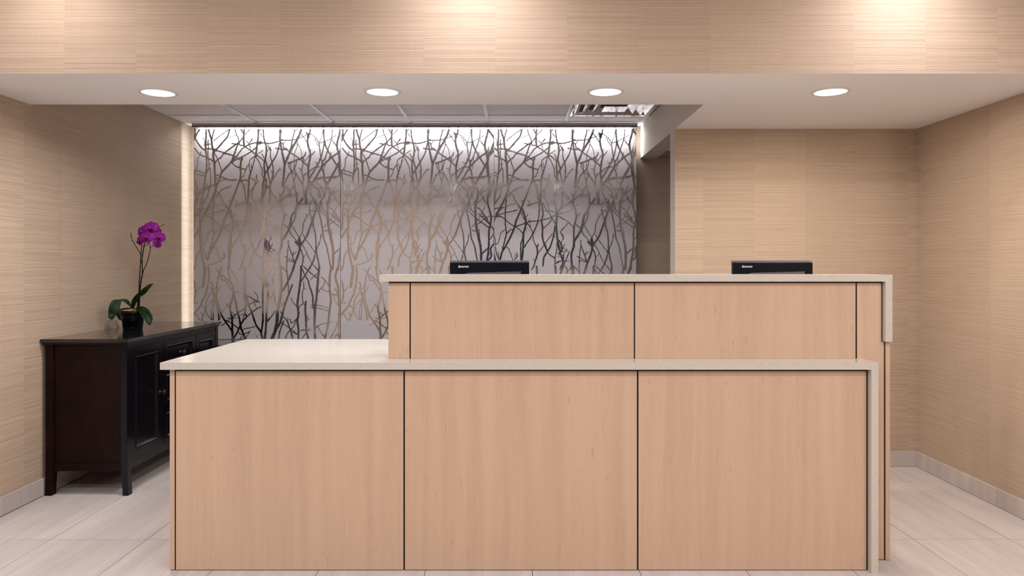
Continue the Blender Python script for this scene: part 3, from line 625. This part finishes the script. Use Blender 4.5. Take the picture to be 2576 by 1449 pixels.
# ------------------------------------------------------------------ sideboard
sb = empty('sideboard', (-2.42, 4.7, 0), 'dark espresso wooden sideboard against the left wall under the orchid', 'sideboard')
XF = -2.185; XB = -2.648; YA = 4.083; YE = 5.352; ZT = .8915
bm = B((-2.667, -2.170, 4.066, 5.372, ZT-.020, ZT)); obj('top', bm, M['espresso_top'], sb, bevel=.004)
obj('top_moulding', B((-2.660, -2.178, 4.075, 5.362, ZT-.032, ZT-.0195)), M['espresso'], sb, bevel=.003)
def leg(x0, x1, y0, y1, dx):
    bm = bmesh.new(); rings = []
    for z, d, tp in ((ZT-.032, 0, 0), (.20, 0, 0), (.14, .1, .03), (.08, .45, .12), (.03, .85, .2), (0.0, 1.0, .22)):
        o_ = dx*d; iw = (x1-x0)*tp*.5
        rings.append([bm.verts.new(p) for p in ((x0+o_+(iw if dx > 0 else 0), y0, z), (x1+o_-(iw if dx < 0 else 0), y0, z), (x1+o_-(iw if dx < 0 else 0), y1, z), (x0+o_+(iw if dx > 0 else 0), y1, z))])
    for a, b in zip(rings, rings[1:]):
        for i in range(4): bm.faces.new((a[(i+1) % 4], a[i], b[i], b[(i+1) % 4]))
    bm.faces.new(rings[0]); bm.faces.new(list(reversed(rings[-1]))); bmesh.ops.recalc_face_normals(bm, faces=bm.faces)
    return bm
for y0 in (YA, YE-.045):
    obj('leg', leg(XF-.036, XF, y0, y0+.045, .007), M['espresso'], sb, bevel=.0015, seg=1)
    obj('leg', leg(XB, XB+.042, y0, y0+.045, -.004), M['mahog'], sb, bevel=.0015, seg=1)
obj('side_panel', B((XB+.042, XF-.036, YA+.014, YA+.024, .178, ZT-.032)), M['mahog'], sb)
obj('side_panel', B((XB+.042, XF-.036, YE-.024, YE-.014, .178, ZT-.032)), M['mahog'], sb)
obj('side_rail', B((XB+.042, XF-.036, YA+.006, YA+.03, .139, .180)), M['mahog'], sb, bevel=.002, seg=1)
obj('side_rail', B((XB+.042, XF-.036, YE-.03, YE-.006, .139, .180)), M['mahog'], sb)
obj('carcass', B((XB+.03, XF-.022, YA+.03, YE-.03, .17, ZT-.032)), M['espresso'], sb)
obj('front_frame', B((XF-.022, XF-.004, YA+.045, YE-.045, ZT-.060, ZT-.032), (XF-.022, XF-.004, YA+.045, YE-.045, .139, .186),
    (XF-.022, XF-.004, 4.498, 4.522, .186, ZT-.06), (XF-.022, XF-.004, 4.958, 4.984, .186, ZT-.06)), M['espresso'], sb)
def raised(parent, name, y0, y1, z0, z1, knobs):
    """framed front with a moulded recessed field and knob"""
    fr = .050 if (z1-z0) > .3 else .030; xf = XF-.002; bm = bmesh.new()
    lv = [(0, xf), (fr, xf), (fr+.004, xf+.004), (fr+.010, xf+.003), (fr+.018, xf-.008), (fr+.020, xf-.010)]
    rg = [[bm.verts.new(p) for p in ((x, y0+d, z0+d), (x, y1-d, z0+d), (x, y1-d, z1-d), (x, y0+d, z1-d))] for d, x in lv]
    bk = [bm.verts.new(p) for p in ((xf-.018, y0, z0), (xf-.018, y1, z0), (xf-.018, y1, z1), (xf-.018, y0, z1))]
    for a, b in zip([bk]+rg, rg):
        for i in range(4): bm.faces.new((a[i], a[(i+1) % 4], b[(i+1) % 4], b[i]))
    bm.faces.new(rg[-1]); bmesh.ops.recalc_face_normals(bm, faces=bm.faces)
    o = obj(name, bm, M['espresso'], parent)
    for ky, kz in knobs:
        bm = bmesh.new()
        r = lathe(bm, [(.0115, xf), (.011, xf+.003), (.006, xf+.006), (.0055, xf+.014), (.010, xf+.018), (.0155, xf+.025), (.015, xf+.031), (.009, xf+.036), (.003, xf+.037)], 0, ky, 20, 'x', kz)
        cap(bm, r[-1]); k = obj('knob', bm, M['knob'], o, smooth=True)
raised(sb, 'door', YA+.047, 4.496, .188, ZT-.062, [(4.468, .523)])
raised(sb, 'door', 4.986, YE-.047, .188, ZT-.062, [(5.012, .523)])
raised(sb, 'drawer', 4.524, 4.956, .655, ZT-.062, [(4.74, .74)])
raised(sb, 'drawer', 4.524, 4.956, .415, .645, [(4.74, .53)])
raised(sb, 'drawer', 4.524, 4.956, .188, .405, [(4.74, .30)])

# ------------------------------------------------------------------ orchid
PX, PY = -2.483, 4.712
orc = empty('potted_orchid', (PX, PY, ZT), 'purple orchid in a black plastic pot on the dark sideboard', 'potted plant')
bm = bmesh.new()
r = lathe(bm, [(.056, ZT+.001), (.059, ZT+.006), (.064, ZT+.088), (.0665, ZT+.092), (.077, ZT+.094), (.079, ZT+.122), (.077, ZT+.124), (.073, ZT+.122), (.070, ZT+.10), (.06, ZT+.02)], PX, PY, 48)
cap(bm, r[0], True); cap(bm, r[-1]); obj('pot', bm, M['pot'], orc)
bm = bmesh.new(); rg = random.Random(5)
r = lathe(bm, [(.071, ZT+.113), (.02, ZT+.118)], PX, PY, 24); cap(bm, r[-1])
for k in range(150):
    a = rg.uniform(0, 6.28); d = math.sqrt(rg.random())*.062; s = rg.uniform(.003, .0065)
    mtx = Matrix.Translation((PX+d*math.cos(a), PY+d*math.sin(a), ZT+.118+rg.uniform(0, .018)*(1-d/.062)))@Matrix.Rotation(rg.uniform(0, 3), 4, (rg.random(), rg.random(), 1))
    bmesh.ops.create_icosphere(bm, subdivisions=1, radius=s, matrix=mtx)
obj('potting_bark', bm, M['bark'], orc)['kind'] = 'stuff'
SL = 9.66
def leaf(pairs, Ys, name='leaf'):
    """loft between two outline curves with a folded midrib; a,b in pixels of a close-up, Y depth"""
    A = []; Bb = []
    for ((ax, ay), (bx, by)), Y in zip(pairs, Ys):
        ya, yb = Y if isinstance(Y, tuple) else (Y, Y)
        A.append(P(240+ax/SL, 700+ay/SL, ya)); Bb.append(P(240+bx/SL, 700+by/SL, yb))
    A = catmull(A, 5); Bb = catmull(Bb, 5); bm = bmesh.new(); rows = []
    for a, b in zip(A, Bb):
        row = []
        for j in range(7):
            t = j/6; p = a.lerp(b, t); bulge = (b-a).length*.10*(1-abs(2*t-1))
            row.append(bm.verts.new(p+Vector((0, bulge, -bulge*.4))))
        rows.append(row)
    for r0_, r1_ in zip(rows, rows[1:]):
        for j in range(6): f = bm.faces.new((r0_[j], r0_[j+1], r1_[j+1], r1_[j])); f.smooth = True
    bmesh.ops.recalc_face_normals(bm, faces=bm.faces)
    bmesh.ops.solidify(bm, geom=bm.faces[:], thickness=.0018)
    return obj(name, bm, M['leaf'], orc, smooth=True)
leaf([((865, 700), (880, 740)), ((850, 610), (835, 680)), ((800, 540), (760, 620)), ((720, 502), (690, 572)), ((600, 515), (640, 560)), ((430, 530), (600, 700)), ((340, 660), (560, 850)), ((312, 850), (500, 910)), ((330, 960), (450, 960)), ((395, 1010), (405, 1012))],
     [4.712, (4.705, 4.69), (4.70, 4.67), (4.69, 4.65), 4.65, (4.62, 4.64), (4.60, 4.63), (4.60, 4.625), 4.60, 4.60])
leaf([((865, 735), (940, 740)), ((880, 560), (980, 640)), ((940, 450), (1030, 540)), ((1040, 350), (1100, 450)), ((1190, 220), (1210, 380)), ((1300, 150), (1310, 260)), ((1390, 132), (1385, 160)), ((1412, 133), (1415, 140))],
     [4.71, (4.68, 4.69), (4.66, 4.67), (4.65, 4.66), (4.63, 4.65), 4.64, 4.64, 4.64])
leaf([((960, 735), (980, 755)), ((1060, 688), (1060, 830)), ((1180, 690), (1150, 960)), ((1290, 760), (1220, 1060)), ((1370, 880), (1280, 1120)), ((1392, 1000), (1310, 1138)), ((1360, 1090), (1330, 1141))],
     [4.70, (4.68, 4.62), (4.66, 4.60), (4.64, 4.60), (4.63, 4.605), (4.63, 4.61), 4.62])
leaf([((870, 715), (850, 745)), ((700, 722), (680, 765)), ((600, 745), (620, 780)), ((545, 800), (600, 840)), ((522, 900), (620, 930)), ((560, 990), (630, 1010)), ((625, 1030), (640, 1035))],
     [4.73, 4.76, 4.79, 4.805, 4.81, 4.81, 4.81])
SC = 4.389
q = lambda x, y, Y=4.72: P(240+x/SC, 530+y/SC, Y)
def stem(pts, r0_, r1_, Y=4.72, nodes=()):
    bm = bmesh.new(); tube(bm, [q(x, y, Y) for x, y in pts], r0_, r1_, 8)
    for (x, y) in nodes: bmesh.ops.create_icosphere(bm, subdivisions=2, radius=max(r0_, r1_)*1.35, matrix=Matrix.Translation(q(x, y, Y)))
    return obj('stem', bm, M['stem'], orc, smooth=True)
stem([(474, 1085), (480, 950), (486, 780), (494, 640), (503, 490), (515, 370), (540, 260)], .0038, .0022, 4.735, ((503, 485), (486, 780)))
stem([(482, 1085), (490, 900), (507, 760), (521, 680), (513, 560), (530, 430), (538, 380), (560, 300)], .0045, .0024, 4.70, ((521, 678), (514, 560)))
stem([(505, 485), (470, 430), (412, 335), (398, 290), (392, 242)], .0026, .0018, 4.735, ((412, 335), (398, 288)))
stem([(525, 670), (560, 600), (585, 520), (603, 440), (606, 402), (588, 350), (600, 300), (640, 240), (700, 185), (762, 148)], .0026, .0014, 4.70, ((582, 530), (606, 405)))
stem([(535, 402), (562, 375), (590, 348), (630, 300), (660, 250)], .0022, .0016, 4.70)
stem([(606, 405), (640, 385), (675, 372), (705, 372), (728, 382), (724, 372)], .0014, .0011, 4.70)
bm = bmesh.new(); tube(bm, [q(470, 1075, 4.69), (q(476, 1000, 4.69)), q(480, 930, 4.695), q(484, 885, 4.70)], .0085, .003, 10)
obj('leaf_sheath', bm, M['stem'], orc, smooth=True)
def petal_bm(length, width, ang, cup, tip=.5, base_w=.25):
    """one petal in the flower's local frame (x right, z up, -y towards the viewer)"""
    bm = bmesh.new(); rows = []; n = 14; m = 6
    for i in range(n+1):
        t = i/n
        wd = width*(base_w+(1-base_w)*math.sin(math.pi/2*t/.5)) if t < .5 else width*max(.10, math.sqrt(max(0, 1-((t-.5)/.505)**2)))
        rows.append([(j/m-.5)*wd for j in range(m+1)])
    vr = []
    for i, row in enumerate(rows):
        t = i/n; vr.append([])
        for s in row:
            z = length*t; y = -cup*math.sin(t*math.pi)*.5*length+cup*1.4*t*t*length+abs(s)*.18
            x = s; ca, sa = math.cos(ang), math.sin(ang)
            vr[-1].append(bm.verts.new((x*ca+z*sa, y, -x*sa+z*ca)))
    for a, b in zip(vr, vr[1:]):
        for j in range(m): f = bm.faces.new((a[j], a[j+1], b[j+1], b[j])); f.smooth = True
    bmesh.ops.solidify(bm, geom=bm.faces[:], thickness=.0009)
    return bm
def local(name, bm, m, parent, loc, rot, smooth=True):
    me = bpy.data.meshes.new(name); bm.to_mesh(me); bm.free(); me.materials.append(m)
    o = bpy.data.objects.new(name, me); COL.objects.link(o); o.parent = parent
    o.location = loc; o.rotation_euler = rot
    if smooth:
        for f in me.polygons: f.use_smooth = True
    return o
R = math.radians
def flower(x, y, Y, s, yaw, roll, pitch=0):
    c = q(x, y, Y)-orc.location; rot = (R(pitch), R(roll), R(yaw))
    bm = bmesh.new(); bmesh.ops.create_uvsphere(bm, u_segments=10, v_segments=8, radius=.0034*s)
    for v_ in bm.verts: v_.co.y = v_.co.y*1.3-.006; v_.co.z += .002
    f = local('flower', bm, M['column'], orc, c, rot)
    z0 = (0, 0, 0)
    for a, L, W, yo in ((180+28, .042, .026, .003), (180-28, .042, .026, .003), (0, .046, .036, .002)):
        local('sepal', petal_bm(L*s, W*s, R(a), .10), M['petal'], f, (0, yo, 0), z0)
    for a in (74, -74): local('petal', petal_bm(.050*s, .062*s, R(a), .14, base_w=.2), M['petal'], f, (0, -.001, 0), z0)
    bm = petal_bm(.022*s, .020*s, R(180), -.9, base_w=.5); local('lip', bm, M['lip'], f, (0, -.004, -.003*s), z0)
    for a in (118, -118): local('lip_lobe', petal_bm(.015*s, .012*s, R(a), -.8, base_w=.5), M['lip'], f, (0, -.006, -.002*s), z0)
    return f
flower(612, 196, 4.690, 1.02, 6, -4)
flower(518, 236, 4.700, .95, -18, -8)
flower(563, 298, 4.655, .98, 0, 2, -6)
flower(484, 336, 4.690, .80, -32, -6)
flower(698, 296, 4.690, .90, 34, 10)
flower(682, 372, 4.700, .60, 50, 30)
flower(668, 222, 4.73, .70, 30, 30)
